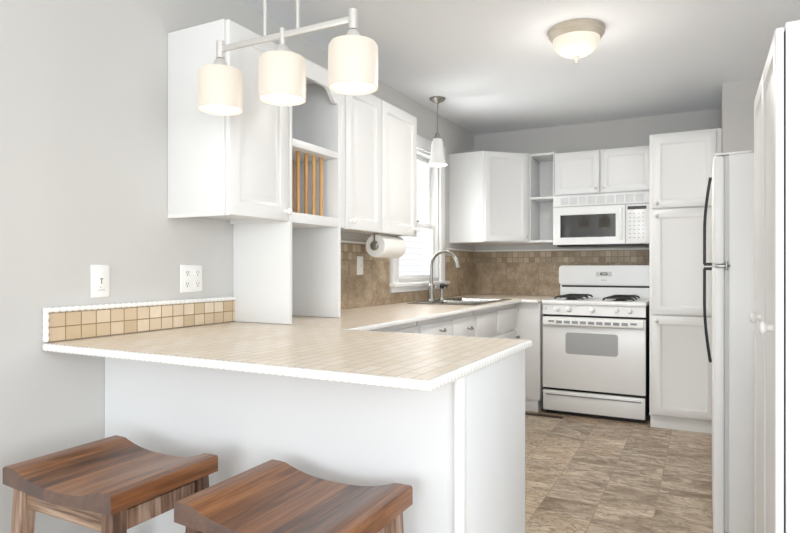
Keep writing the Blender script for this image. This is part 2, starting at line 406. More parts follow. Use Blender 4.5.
# ================================================================== SETTING
f = MB(); f.box(-2.2, 2.6, -6.6, 5.6, -0.1, 0); struct('floor', f, 'floor', 'brown slate look vinyl tile floor of the kitchen')
c = MB(); c.box(-2.2, 2.6, -6.6, 5.6, CE, CE + 0.1); struct('ceiling', c, 'ceiling', 'flat white ceiling above kitchen and dining side')
WY0, WY1, WZ0, WZ1 = 3.80, 4.57, 1.09, 2.11
m = MB(); m.cells([-6.6, WY0, WY1, 5.6], [0, WZ0, WZ1, CE], WL - 0.14, WL, lambda a, b: not (WY0 < a < WY1 and WZ0 < b < WZ1), 'YZ')
struct('wall_left', m, 'wall', 'warm grey wall on the left carrying the cabinets and the sink window')
m = MB(); m.box(WL - .14, 0.12, WB, WB + .14, 0, CE); struct('wall_back', m, 'wall', 'grey back wall behind the stove')
m = MB(); m.box(0.102, 1.04, 4.69, WB + .14, 0, CE); m.box(0.9, 1.04, 1.84, 4.69, 0, CE); m.box(1.04, 2.6, 1.84, 1.98, 0, CE)
m.box(2.46, 2.6, -6.6, -3.0, 0, CE); m.box(2.46, 2.6, 0.6, 1.84, 0, CE); m.box(2.46, 2.6, -3.0, 0.6, 0, 0.55); m.box(2.46, 2.6, -3.0, 0.6, 2.33, CE)
struct('wall_right', m, 'wall', 'grey wall returning beside the refrigerator')
m = MB(); m.cells([-2.0, -1.75, 2.25, 2.46], [0, 0.15, 2.40, CE], -6.6, -6.46, lambda a, b: not (-1.75 < a < 2.25 and .15 < b < 2.40), 'XZ')
struct('wall_front', m, 'wall', 'grey dining wall behind the camera with a wide window')

# sink window: casing, stool, apron, two sashes
wt = thing('window_1', 'white double hung window behind the kitchen sink', 'window', (WL, 4.185, 0.99)); wt['kind'] = 'structure'
cx0, cx1 = WL + .001, WL + .022
m = MB()
m.box(cx0, cx1, WY0 - .09, WY0 + .004, 1.03, 2.12, .004); m.box(cx0, cx1, WY1 - .004, WY1 + .09, 1.03, 2.12, .004)
m.box(cx0, cx1 + .004, WY0 - .10, WY1 + .10, 2.10, 2.20, .004)
m.build('casing', 'trim', wt)
m = MB(); m.box(WL - .10, WL + .055, WY0 - .12, WY1 + .12, 1.035, 1.06, .006, mat=None); m.build('sill', 'trim', wt)
m = MB(); m.box(cx0, WL + .02, WY0 - .10, WY1 + .10, .993, 1.034, .004); m.build('apron', 'trim', wt)
m = MB()
m.box(WL - .139, WL - .001, WY0 + .001, WY0 + .022, 1.062, 2.10, .002); m.box(WL - .139, WL - .001, WY1 - .022, WY1 - .001, 1.062, 2.10, .002)
m.box(WL - .139, WL - .001, WY0 + .022, WY1 - .022, 2.08, 2.109, .002); m.box(WL - .139, WL - .101, WY0 + .022, WY1 - .022, 1.091, 1.10, .001)
m.build('jamb', 'trim', wt)
def sash(z0, z1, xa, xb):
    m = MB(); y0, y1 = WY0 + .024, WY1 - .024
    m.box(xa, xb, y0, y0 + .05, z0, z1, .004); m.box(xa, xb, y1 - .05, y1, z0, z1, .004)
    m.box(xa, xb, y0 + .05, y1 - .05, z0, z0 + .055, .004); m.box(xa, xb, y0 + .05, y1 - .05, z1 - .04, z1, .004)
    s = m.build('sash', 'trim', wt)
    g = MB(); g.box((xa + xb) / 2 - .002, (xa + xb) / 2 + .002, y0 + .048, y1 - .048, z0 + .05, z1 - .038); g.build('pane', 'pane', s)
sash(1.064, 1.53, WL - .055, WL - .022)
sash(1.49, 2.078, WL - .094, WL - .060)
m = MB(); m.box(WL - .021, WL - .004, 4.17, 4.20, 1.53, 1.545, .003); m.build('sash_lock', 'nickel', wt)

# neighbouring wall seen through the glass
m = MB(); m.box(-4.9, -4.8, 2.0, 14.0, -0.5, 1.95)
o = m.build('neighbor_wall', 'siding'); o['kind'] = 'structure'; o['label'] = 'white clapboard wall seen outside the sink window'; o['category'] = 'wall'

# ================================================================== LEFT TILE WORK
t = thing('tile_backsplash', 'low band of beige square tiles with white rope trim above peninsula end', 'backsplash', (WL, 1.7, .917))
m = MB(); m.box(WL + .001, WL + .011, 1.234, 2.128, .917, 1.016); m.build('tile_field', 'splash', t)
m = MB(); m.rope([(WL + .0115, 1.225, .919), (WL + .0115, 1.225, 1.026), (WL + .0115, 2.126, 1.026)], X, .0105, pitch=.024, amp=.28)
m.build('rope_border', 'ceramic', t, 'white rope tile border')

t = thing('tile_backsplash', 'travertine wall tiles around the sink window under the left cabinets', 'backsplash', (WL, 4, .92))
BS0 = 2.562
inw = lambda a, b: not (3.68 < a < 4.69 and b > .99)
m = MB(); m.cells([BS0, 3.68, 4.69, 5.417], [.916, .99, 1.217], WL + .001, WL + .009, inw, 'YZ'); m.build('tile_field', 'bigY', t)
for a, b in ((BS0, 3.678), (4.692, 5.412)):
    m = MB(); m.box(WL + .001, WL + .009, a, b, 1.218, 1.324); m.build('mosaic_band', 'mosY', t)
    m = MB(); m.rope([(WL + .0105, a, 1.335), (WL + .0105, b, 1.335)], Z, .0095, pitch=.02, amp=.15); m.build('rope_border', 'ceramic', t, 'white rope tile border')
t = thing('tile_backsplash', 'travertine wall tiles with mosaic band behind the stove', 'backsplash', (-1.2, WB, .92))
m = MB(); m.box(WL + .011, -.374, WB - .009, WB - .001, .916, 1.217); m.build('tile_field', 'bigX', t)
m = MB(); m.box(WL + .011, -.374, WB - .009, WB - .001, 1.218, 1.324); m.build('mosaic_band', 'mosX', t)
m = MB(); m.rope([(WL + .022, WB - .0105, 1.335), (-.374, WB - .0105, 1.335)], Z, .0095, pitch=.02, amp=.15); m.build('rope_border', 'ceramic', t, 'white rope tile border')

# ================================================================== PENINSULA, BASE CABINETS, COUNTER
PX, RX = -0.565, -1.36        # peninsula end, sink-run door plane
t = thing('peninsula_base', 'white painted peninsula base under the tiled breakfast counter', 'peninsula', (-1.28, 1.75, 0))
m = MB(); m.box(WL + .002, PX - .012, 1.452, 2.03, .002, .887); m.build('body', 'base', t)
m = MB(); m.box(PX - .023, PX + .002, 1.442, 1.47, .002, .887, .003); m.build('corner_strip', 'trim', t, 'bright white corner strip')
m = MB(); m.box(PX - .012, PX, 1.47, 2.05, .002, .887, .002); m.build('end_panel', 'base', t)

def cup_pull(parent, p):
    x, y, z = p
    m = MB(); pts = []
    for k in range(9):
        a = PI * k / 8; pts.append((x + .004 + .022 * math.sin(a), y - .036 * math.cos(a), z - .010 * math.sin(a)))
    m.tube(pts, .0048, 10); m.build('pull', 'nickel', parent, 'small brushed metal wire pull')

def base_unit(label, y0, y1, drawers, doors, hollow=False):
    t = thing('base_cabinet', label, 'cabinet', ((WL + RX) / 2, (y0 + y1) / 2, 0))
    m = MB(); m.box(WL + .002, RX - .09, y0, y1, .002, .10)
    if hollow:
        m.box(WL + .002, RX - .02, y0, y1, .10, .12); m.box(RX - .04, RX - .02, y0, y1, .12, .887)
        m.box(WL + .002, RX - .04, y0, y0 + .018, .12, .887); m.box(WL + .002, RX - .04, y1 - .018, y1, .12, .887)
    else: m.box(WL + .002, RX - .02, y0, y1, .10, .887)
    m.build('body', 'white', t)
    for a, b, z0, z1, pull in drawers:
        m = MB(); m.door((RX - .02, a, z0), Y, Z, X, b - a, z1 - z0, style='slab'); d = m.build('drawer_front', 'white', t)
        if pull: cup_pull(d, (RX, a + (b - a) * pull, (z0 + z1) / 2 + (.046 if a < 3 else .018)))
    for a, b, z0, z1 in doors:
        m = MB(); m.door((RX - .02, a, z0), Y, Z, X, b - a, z1 - z0, style='recess'); d = m.build('door', 'white', t)
        knob(d, (RX, b - .03, z1 - .05), X, 'nickel', .013)
base_unit('plain white base cabinet next to the peninsula on the sink side', 2.055, 2.846, [(2.075, 2.843, .72, .862, 0)], [(2.075, 2.45, .115, .70), (2.46, 2.838, .115, .70)])
base_unit('white base cabinet with two pulled drawers left of the sink', 2.872, 3.722, [(2.880, 3.320, .68, .858, .6), (3.336, 3.706, .68, .858, .68)], [(2.888, 3.320, .115, .665), (3.336, 3.706, .115, .665)])
base_unit('white sink base cabinet with two plain false fronts under the sink', 3.736, 4.70, [(3.752, 4.185, .69, .852, 0), (4.215, 4.682, .69, .852, 0)], [(3.752, 4.185, .115, .665), (4.215, 4.682, .115, .665)], True)
t = thing('base_cabinet', 'narrow white corner filler cabinet left of the stove', 'cabinet', (-1.6, 5.0, 0))
m = MB(); m.box(WL + .002, -1.189, 4.742, WB - .002, .10, .887, .002); m.build('body', 'white', t)
m = MB(); m.box(WL + .002, -1.206, 4.756, WB - .002, .002, .097, .001); m.build('toe_kick', 'white', t)

CXE, CRE = -0.560, -1.338
SX0, SX1, SY0, SY1 = -1.86, -1.43, 3.83, 4.60   # hole for the bowls
t = thing('countertop', 'cream tiled countertop running from the breakfast peninsula past the sink to the stove', 'countertop', (-1.6, 3, .875))
def in_counter(a, b):
    if SX0 < a < SX1 and SY0 < b < SY1: return False
    if b < 2.072: return a < CXE
    if b > 4.695: return a < -1.192
    return a < CRE
m = MB(); m.cells([WL + .002, SX0, SX1, CRE, -1.192, CXE], [1.223, 2.072, SY0, SY1, 4.695, WB - .002], .8895, .914, in_counter); m.build('tile_surface', 'counter', t)
m = MB()
m.rope([(WL + .015, 1.222, .902), (CXE, 1.222, .902), (CXE, 2.071, .902), (CRE, 2.071, .902), (CRE, 4.694, .902), (-1.196, 4.694, .902)], Z, .0128, pitch=.0225, amp=.13, n=5, seg=16, slant=.5, power=.55)
m.build('edge_trim', 'ceramic', t, 'white ribbed ceramic edge tiles')

# sink, faucet, side sprayer
t = thing('kitchen_sink', 'stainless steel double bowl sink set in the counter below window', 'sink', (-1.645, 4.215, .9))
m = MB()
def bowl(m, y0, y1):
    x0, x1 = -1.80, -1.44
    z = .920
    rings = [[(x0, y0, z), (x1, y0, z), (x1, y1, z), (x0, y1, z)],
             [(x0 + .01, y0 + .01, z - .012), (x1 - .01, y0 + .01, z - .012), (x1 - .01, y1 - .01, z - .012), (x0 + .01, y1 - .01, z - .012)],
             [(x0 + .03, y0 + .03, .76), (x1 - .03, y0 + .03, .76), (x1 - .03, y1 - .03, .76), (x0 + .03, y1 - .03, .76)]]
    m.quadgrid(rings, True, False)
xs = [-1.905, -1.80, -1.44, -1.392]; ys = [3.785, 3.845, 4.195, 4.235, 4.585, 4.645]
b0, b1 = (ys[1], ys[2]), (ys[3], ys[4])
m.cells(xs, ys, .9155, .9205, lambda a, b: not (-1.80 < a < -1.44 and (b0[0] < b < b0[1] or b1[0] < b < b1[1])))
m.build('rim', 'steel', t)
for b in (b0, b1):
    m = MB(); bowl(m, *b); o = m.build('bowl', 'steel', t)
    d = MB(); d.lathe((-1.62, sum(b) / 2, .7605), Z, [(.04, 0), (.038, .003), (.02, .001)], 20); d.build('drain', 'nickel', o)
t = thing('faucet', 'brushed nickel gooseneck faucet rising behind the sink', 'faucet', (-1.85, 4.085, .921))
fx, fy = -1.85, 4.085
m = MB(); m.lathe((fx, fy, .921), Z, [(.033, 0), (.033, .006), (.027, .012), (.0235, .02), (.0235, .11), (.019, .125), (.016, .13)], 24); m.build('body', 'nickel', t)
pts = [(fx, fy, .99 + .04 * k) for k in range(1, 5)]
R_, cxx, czz = .108, fx + .108, 1.186
for k in range(0, 15):
    a = PI - PI * 1.0 * k / 14; pts.append((cxx + R_ * math.cos(a), fy, czz + R_ * math.sin(a)))
pts.append((cxx + R_ + .004, fy, czz - .012))
m = MB(); m.tube(pts, .0125, 14, radii=[.0135] * 4 + [.0125] * (len(pts) - 6) + [.0135, .015]); m.build('spout', 'nickel', t)
m = MB(); m.tube([(fx, fy + .02, .985), (fx + .004, fy + .045, .99), (fx + .018, fy + .055, 1.03)], .007, 10); m.build('lever', 'nickel', t)
t = thing('side_sprayer', 'small black and nickel side sprayer standing beside the faucet', 'sprayer', (-1.85, 4.29, .921))
m = MB(); m.lathe((-1.85, 4.29, .921), Z, [(.025, 0), (.024, .006), (.016, .014), (.013, .03), (.014, .085)], 20); m.build('base', 'nickel', t)
m = MB(); m.lathe((-1.85, 4.29, 1.007), Z, [(.014, 0), (.018, .014), (.020, .03), (.014, .042)], 18); m.tube([(-1.85, 4.29, 1.03), (-1.82, 4.29, 1.035), (-1.805, 4.29, 1.026)], .011, 12)
m.build('spray_head', 'black', t, 'black spray head')

# ================================================================== LEFT UPPER CABINETS
FX = -1.684            # carcass front, doors stand 20 mm proud
ZB, ZT = 1.378, 2.152
def carcass(m, y0, y1, x1=FX, z0=ZB, z1=ZT):
    m.box(WL + .002, x1, y0, y1, z0 + .018, z1, .0015)
    m.box(WL + .002, x1, y0, y0 + .018, z0, z0 + .018); m.box(WL + .002, x1, y1 - .018, y1, z0, z0 + .018); m.box(x1 - .018, x1, y0 + .018, y1 - .018, z0, z0 + .018)
t = thing('wall_cabinet', 'white single door wall cabinet over peninsula end, nearest the camera', 'cabinet', (-1.84, 1.94, ZB))
m = MB(); carcass(m, 1.743, 2.126); m.build('body', 'white', t)
m = MB(); m.door((FX + .0025, 1.749, ZB + .002), Y, Z, X, .374, ZT - ZB - .006, style='raised'); d = m.build('door', 'white', t)
knob(d, (FX + .0225, 2.098, 1.422), X, 'ceramic', .015)

# hutch: two standing side panels, arched valance, shelf, plate rack
t = thing('hutch_cabinet', 'open white hutch with plate rack and arched valance standing on the counter', 'cabinet', (-1.83, 2.34, .916))
HX = -1.664
ya, yb = 2.129, 2.529
m = MB(); m.box(WL + .002, HX, ya, ya + .021, .9165, ZT, .0015); m.build('side_panel', 'white', t)
m = MB(); m.box(WL + .002, HX, yb, yb + .021, .9165, ZT, .0015); m.build('side_panel', 'white', t)
m = MB(); m.box(HX - .02, HX, yb + .021, 2.592, ZB, ZT, .0015); m.build('stile', 'white', t)
m = MB(); m.box(WL + .002, WL + .012, ya + .022, yb - .001, ZB, ZT - .02); m.build('back_panel', 'white', t)
m = MB(); m.box(WL + .012, HX, ya + .022, yb - .001, ZB, ZB + .046, .0015); m.build('shelf', 'white', t)
m = MB(); m.box(WL + .012, HX, ya + .022, yb - .001, 1.726, 1.760, .0015); m.build('shelf', 'white', t)
m = MB(); m.box(WL + .012, HX - .022, ya + .022, yb - .001, ZT - .02, ZT - .001); m.build('top_panel', 'white', t)
# arched valance
n = 26; y0, y1 = ya + .022, yb - .001
pts = [(HX - .02, y0, ZT - .001), (HX - .02, y1, ZT - .001)]
for k in range(n + 1):
    u = 1 - k / n; yy = y0 + (y1 - y0) * u
    e = min(u, 1 - u) * (y1 - y0)
    z = 2.005 if e < .02 else (2.068 if e > .105 else 2.005 + .063 * (0.5 - 0.5 * math.cos(PI * (e - .02) / .085)))
    pts.append((HX - .02, yy, z))
m = MB(); m.extrude(pts, (.02, 0, 0)); m.build('valance', 'white', t)
for k, yy in enumerate((2.205, 2.268, 2.331, 2.394, 2.457)):
    m = MB(); m.cyl((-1.722, yy, 1.4245), (-1.722, yy, 1.7255), .0085, seg=14); m.build('rack_dowel', 'dowel', t, 'honey coloured wooden dowel')
for k, yy in enumerate((2.205, 2.268, 2.331, 2.394, 2.457)):
    m = MB(); m.cyl((-1.90, yy, 1.4245), (-1.90, yy, 1.7255), .0085, seg=12); m.build('rack_dowel', 'dowel', t, 'honey coloured wooden dowel')

t = thing('wall_cabinet', 'white two door wall cabinet left of the sink window', 'cabinet', (-1.84, 3.02, ZB))
m = MB(); carcass(m, 2.594, 3.446); m.build('body', 'white', t)
for a, b in ((2.600, 2.980), (2.986, 3.444)):
    m = MB(); m.door((FX + .0025, a, ZB - .004), Y, Z, X, b - a, ZT - ZB - .004, style='raised'); d = m.build('door', 'white', t)
    knob(d, (FX + .0225, a + .045 if a < 2.9 else b - .03, 1.418), X, 'ceramic', .016)

# paper towel holder and roll
ty0, ty1, tx, tz = 3.06, 3.335, -1.752, 1.303
t = thing('paper_towel_holder', 'brushed metal paper towel holder screwed under the wall cabinet', 'holder', (tx, 3.2, ZB))
m = MB(); m.cyl((tx, ty0 - .012, tz), (tx, ty1 + .015, tz), .008); m.build('rod', 'nickel', t)
for yy, r in ((ty0 - .012, .029), (ty1 + .008, .02)):
    m = MB(); m.lathe((tx, yy, tz), Y, [(r * .5, -.012), (r * .85, -.008), (r, 0), (r * .9, .006)], 22); m.build('end_cap', 'pewter', t)
    m = MB(); m.box(tx - .004, tx + .004, yy - .0015, yy + .0025, tz, ZB - .0005); m.box(tx - .014, tx + .014, min(yy, yy + .02), max(yy, yy + .02) + .005, ZB - .003, ZB - .0005)
    m.build('arm', 'nickel', t)
t = thing('paper_towel_roll', 'white roll of paper towels hanging below the two door wall cabinet', 'paper towels', (tx, 3.2, tz - .066))
m = MB()
prof = [(.021, 0), (.065, 0), (.069, .004), (.070, .01), (.070, ty1 - ty0 - .01), (.069, ty1 - ty0 - .004), (.065, ty1 - ty0), (.021, ty1 - ty0), (.021, 0)]
m.lathe((tx, ty0, tz), Y, prof, 40, caps=(False, False)); m.build('paper', 'paper', t)

# ================================================================== SWITCHES AND OUTLETS
def plate(label, name, cat, y, z, w, h, kind, x=WL + .001):
    t = thing(name, label, cat, (x, y, z - h / 2))
    m = MB(); m.door((x, y - w / 2, z - h / 2), Y, Z, X, w, h, t=.006, style='slab'); m.build('wall_plate', 'ceramic', t)
    if kind == 'dimmer':
        m = MB(); m.box(x + .0062, x + .0085, y - .017, y + .017, z - .034, z + .034, .0008); m.build('dimmer_frame', 'ceramic', t)
        m = MB(); m.box(x + .0086, x + .0092, y - .0065, y + .0065, z + .008, z + .0105); m.box(x + .0086, x + .0092, y - .0012, y + .0012, z - .010, z + .008); m.build('slider_slot', 'black', t)
        m = MB(); m.box(x + .0086, x + .0093, y - .006, y - .002, z - .024, z - .020); m.box(x + .0086, x + .0093, y - .014, y + .014, z - .0335, z - .0315); m.build('marking', 'key', t)
    elif kind == 'switch':
        m = MB(); m.box(x + .0062, x + .009, y - .016, y + .016, z - .033, z + .033, .001); m.build('rocker', 'ceramic', t)
        m = MB(); m.box(x + .0091, x + .0096, y - .004, y + .004, z - .006, z + .004); m.build('reset_button', 'key', t)
    else:
        for dy in (-.029, .029):
            for dz in (-.0245, .0245):
                yy, zz = y + dy, z + dz
                m = MB(); m.box(x + .0062, x + .0082, yy - .0155, yy + .0155, zz - .0145, zz + .0145, .002); s = m.build('socket', 'ceramic', t)
                m = MB(); m.box(x + .0083, x + .0087, yy - .0075, yy - .005, zz - .001, zz + .0075); m.box(x + .0083, x + .0087, yy + .005, yy + .0075, zz - .001, zz + .0075)
                m.cyl((x + .0083, yy, zz - .0075), (x + .0087, yy, zz - .0075), .0028, seg=10); m.build('slot', 'black', s)
plate('white dimmer switch plate on grey wall above the low tile band', 'dimmer_switch', 'switch', 1.434, 1.121, .076, .122, 'dimmer')
plate('white four socket outlet plate on grey wall below the near cabinet', 'wall_outlet', 'outlet', 1.872, 1.124, .122, .120, 'quad')
plate('white switch plate on the travertine tiles below the paper towels', 'wall_switch', 'switch', 3.274, 1.186, .075, .122, 'switch', x=WL + .0105)

# ================================================================== BACK WALL CABINETS
t = thing('corner_cabinet', 'white diagonal corner wall cabinet between sink window and stove', 'cabinet', (-1.7, 5.1, ZB + .01))
P1, P2 = Vector((-1.69, 4.80, 0)), Vector((-1.372, 5.095, 0))
z0, z1 = 1.392, 2.170
m = MB(); m.prism([(WL + .002, 4.80), (P1.x, P1.y), (P2.x, P2.y), (P2.x, WB - .002), (WL + .002, WB - .002)], z0, z1); m.build('body', 'white', t)
A = (P2 - P1).normalized(); N = A.cross(Z).normalized(); L = (P2 - P1).length
m = MB(); m.door(P1 + A * .012 + Z * (z0 + .006) + N * .001, A, Z, N, L - .03, z1 - z0 - .012, style='recess', fr=.05); d = m.build('door', 'white', t)
knob(d, P1 + A * (L - .05) + Z * (z0 + .05) + N * .021, N, 'satin', .012)
t = thing('open_shelf', 'narrow white open shelf unit between corner cabinet and microwave', 'shelf', (-1.26, 5.26, z0))
m = MB(); a, b, yf = -1.370, -1.153, 5.10
m.box(a, b, WB - .014, WB - .002, z0, z1 - .004); m.build('back_panel', 'white', t)
for xa, xb in ((a, a + .012), (b - .012, b)):
    m = MB(); m.box(xa, xb, yf, WB - .015, z0, z1 - .004, .001); m.build('side_panel', 'white', t)
for zz in (z0, 1.768, z1 - .024):
    m = MB(); m.box(a + .0125, b - .0125, yf, WB - .015, zz, zz + .019, .001); m.build('shelf_board', 'white', t)
t = thing('wall_cabinet', 'white two door wall cabinet right above the microwave', 'cabinet', (-.775, 5.25, 1.785))
m = MB(); m.box(-1.15, -.374, 5.10, WB - .002, 1.778, 2.150, .002); m.build('body', 'white', t)
for xa, xb, kx in ((-1.146, -.780, -.808), (-.772, -.380, -.744)):
    m = MB(); m.door((xa, 5.0985, 1.790), X, Z, -Y, xb - xa, .352, style='recess', fr=.05); d = m.build('door', 'white', t)
    knob(d, (kx, 5.0785, 1.832), -Y, 'satin', .0125)

# microwave
t = thing('microwave', 'white over the range microwave with dark glass door window', 'microwave', (-.775, 5.2, 1.362))
m = MB(); m.box(-1.149, -.384, 5.052, WB - .012, 1.364, 1.774, .003); m.build('body', 'appliance', t)
m = MB(); m.box(-1.12, -.43, 5.06, 5.30, 1.350, 1.3635, .002); m.build('underside_vent', 'black', t)
m = MB(); m.box(-1.149, -.384, 5.032, 5.0515, 1.684, 1.774, .004); g = m.build('grille', 'appliance', t)
for k in range(9):
    xa = -1.085 + k * .0735
    m = MB(); m.box(xa, xa + .062, 5.0295, 5.0318, 1.700, 1.760, .001); m.build('vent', 'pale', g)
m = MB(); m.cells([-1.149, -1.088, -.646, -.574], [1.366, 1.424, 1.612, 1.678], 5.030, 5.051, lambda a, b: not (-1.088 < a < -.646 and 1.424 < b < 1.612), 'XZ'); d = m.build('door', 'appliance', t)
m = MB(); m.box(-1.087, -.647, 5.036, 5.042, 1.425, 1.611); m.build('window', 'mwglass', d, 'dark glass window')
m = MB(); m.box(-.618, -.596, 5.008, 5.0295, 1.40, 1.655, .006, 3); m.build('handle', 'appliance', d)
m = MB(); m.box(-.570, -.384, 5.032, 5.0515, 1.366, 1.678, .004); p = m.build('control_panel', 'appliance', t)
m = MB(); m.box(-.556, -.416, 5.0305, 5.0318, 1.638, 1.664); m.build('display', 'screen', p)
for r in range(7):
    for q in range(4):
        xa, za = -.544 + q * .033, 1.606 - r * .032
        m = MB(); m.box(xa, xa + .011, 5.0308, 5.0318, za - .004, za + .003); m.build('button', 'key', p)

# stove
SF = 4.742
t = thing('gas_stove', 'white freestanding gas stove with oven drawer and black grates', 'stove', (-.785, 5.05, 0))
x0, x1 = -1.168, -.398
m = MB(); m.box(x0 + .004, x1 - .004, SF + .045, 5.405, .03, .879, .003); m.build('body', 'appliance', t)
m = MB(); m.box(x0 + .003, x1 - .003, SF + .043, SF + .0448, .03, .80); m.box(x0 + .0005, x0 + .0035, SF + .045, 5.40, .03, .878); m.box(x1 - .0035, x1 - .0005, SF + .045, 5.40, .03, .878); m.box(x0 + .02, x1 - .02, SF + .05, 5.3, .001, .029); m.build('gap_shade', 'gap', t, 'dark sheets painting gap shade beside, behind and below the oven fronts')  # dark sheets paint the shade in the gaps around the stove
m = MB(); m.box(x0 - .004, x1 + .004, SF - .004, 5.405, .880, .912, .008, 3); c = m.build('cooktop', 'appliance', t)
# control panel (tilted back)
pts = [(x0, SF + .002, .800), (x0, SF + .012, .8795), (x0, SF + .043, .8795), (x0, SF + .043, .800)]
m = MB(); m.extrude(pts, (x1 - x0, 0, 0)); cp = m.build('control_panel', 'appliance', t)
for kx in (-1.054, -.960, -.783, -.604, -.510):
    m = MB(); m.lathe((kx, SF + .006, .845), Vector((0, -1, .12)), [(.021, 0), (.0205, .006), (.017, .010), (.016, .022), (.013, .024)], 22)
    m.box(kx - .004, kx + .004, SF - .026, SF - .012, .828, .864, .002); k_ = m.build('knob', 'ceramic', cp)
m = MB(); m.box(-1.144, -1.137, SF + .004, SF + .0065, .838, .850); m.build('marking', 'key', cp)
# oven door
m = MB(); m.box(x0, x1, SF, SF + .042, .214, .783, .006, 3); d = m.build('oven_door', 'appliance', t)
def round_rect(cx, cz, w, h, r, y, n=6):
    out = []
    for qx, qz, a0 in ((1, -1, -PI / 2), (1, 1, 0), (-1, 1, PI / 2), (-1, -1, PI)):
        for k in range(n + 1):
            a = a0 + PI / 2 * k / n; out.append((cx + qx * (w / 2 - r) + r * math.cos(a), y, cz + qz * (h / 2 - r) + r * math.sin(a)))
    return out
m = MB(); m.extrude(round_rect(-.788, .578, .392, .168, .022, SF - .0003), (0, -.0016, 0)); m.build('window', 'ovenwin', d, 'grey oven window')
m = MB()
prof = [(SF - .0005, .708), (SF - .020, .712), (SF - .030, .724), (SF - .030, .760), (SF - .022, .778), (SF - .0005, .782)]
m.extrude([(x0 + .012, a, b) for a, b in prof], (x1 - x0 - .024, 0, 0)); h = m.build('handle', 'appliance', d)
for k in range(11):
    xa = x0 + .055 + k * .061
    m = MB(); m.box(xa, xa + .046, SF - .0312, SF - .0302, .742 if k in (0, 10) else .734, .756); m.build('slot', 'slot', h)
# drawer
m = MB(); m.box(x0 + .004, x1 - .004, SF + .002, SF + .042, .034, .194, .005); dr = m.build('drawer', 'appliance', t)
m = MB(); m.box(x0 + .03, x1 - .03, SF - .012, SF + .0018, .168, .176, .002); m.build('handle', 'appliance', dr)
m = MB(); m.box(x0 + .03, x1 - .03, SF + .0005, SF + .0016, .158, .1675); m.build('recess', 'slot', dr)
for lx in (x0 + .03, x1 - .03):
    m = MB(); m.cyl((lx, SF + .10, 0), (lx, SF + .10, .029), .014); m.build('foot', 'black', t)
# backguard
m = MB(); m.box(x0 + .014, x1 - .014, 5.335, 5.405, .9125, 1.03)
m.extrude(round_rect((x0 + x1) / 2, 1.106, x1 - x0 - .008, .172, .030, 5.405), (0, -.080, 0))
m.extrude(round_rect((x0 + x1) / 2, 1.106, x1 - x0 - .022, .158, .026, 5.3255), (0, -.0075, 0)); bg = m.build('backguard', 'appliance', t)
m = MB(); m.box(x0 + .03, x1 - .01, 5.3315, 5.3345, 1.003, 1.018); m.build('vent_slot', 'gap', bg, 'dark vent slot')
m = MB(); m.box(-.845, -.715, 5.3155, 5.3175, 1.098, 1.140, .0008); dp = m.build('clock_panel', 'pale', bg)
m = MB(); m.box(-.808, -.750, 5.3135, 5.3153, 1.108, 1.131); ds = m.build('display', 'screen', dp)
m = MB()
for k in range(4): m.box(-.797 + k * .011, -.791 + k * .011, 5.3125, 5.3133, 1.115, 1.124)
m.build('digits', 'digits', ds)
m = MB()
for xa in (-.836, -.826, -.740, -.730):
    for za in (1.106, 1.117, 1.128): m.box(xa, xa + .006, 5.3145, 5.3153, za, za + .004)
m.build('button', 'key', dp)
m = MB(); m.box(-.803, -.758, 5.3168, 5.3177, 1.063, 1.068); m.build('nameplate', 'key', bg)
# burners and grates
def grate(gx, gy, gw, gl):
    m = MB(); zt = .940; r = .0068
    def bar(p, q): m.tube([p, q], r, 8)
    X0, X1, Y0, Y1 = gx - gw / 2, gx + gw / 2, gy - gl / 2, gy + gl / 2
    for yy in (Y0, gy, Y1): m.tube([(X0, yy, .914 + r), (X0 + .012, yy, zt - .006), (X0 + .03, yy, zt), (X1 - .03, yy, zt), (X1 - .012, yy, zt - .006), (X1, yy, .914 + r)], r, 8)
    for xx in (X0 + .03, X1 - .03): bar((xx, Y0, zt), (xx, Y1, zt))
    for cy in ((Y0 + gy) / 2, (gy + Y1) / 2):
        for a in (0.25, 0.75, 1.25, 1.75):
            ca, sa = math.cos(a * PI), math.sin(a * PI)
            bar((gx + ca * .03, cy + sa * .03, zt + .003), (gx + ca * .095, cy + sa * .095, zt))
    g = m.build('grate', 'iron', c, 'black cast iron grate')
    for cy in ((Y0 + gy) / 2, (gy + Y1) / 2):
        m = MB(); m.lathe((gx, cy, .9125), Z, [(.055, 0), (.05, .004), (.034, .006), (.034, .018), (.03, .021)], 22); m.build('burner', 'iron', c, 'black burner cap')
grate(-.972, 5.02, .225, .44); grate(-.598, 5.02, .225, .44)

# pantry
t = thing('pantry_cabinet', 'tall white three door pantry cabinet right of the stove', 'cabinet', (-.14, 5.05, 0))
PF = 4.692
m = MB(); m.box(-.368, .099, PF, WB - .002, .092, 2.148, .002); m.build('body', 'white', t)
m = MB(); m.box(-.362, .099, PF + .012, WB - .02, .001, .0915); m.build('toe_kick', 'white', t)
for z0_, z1_, zk in ((.100, .822, .788), (.832, 1.595, 1.548), (1.605, 2.130, 1.640)):
    m = MB(); m.door((-.350, PF - .0015, z0_), X, Z, -Y, .416, z1_ - z0_, style='recess', fr=.055); d = m.build('door', 'white', t)
    knob(d, (-.316, PF - .0215, zk), -Y, 'satin', .0125)

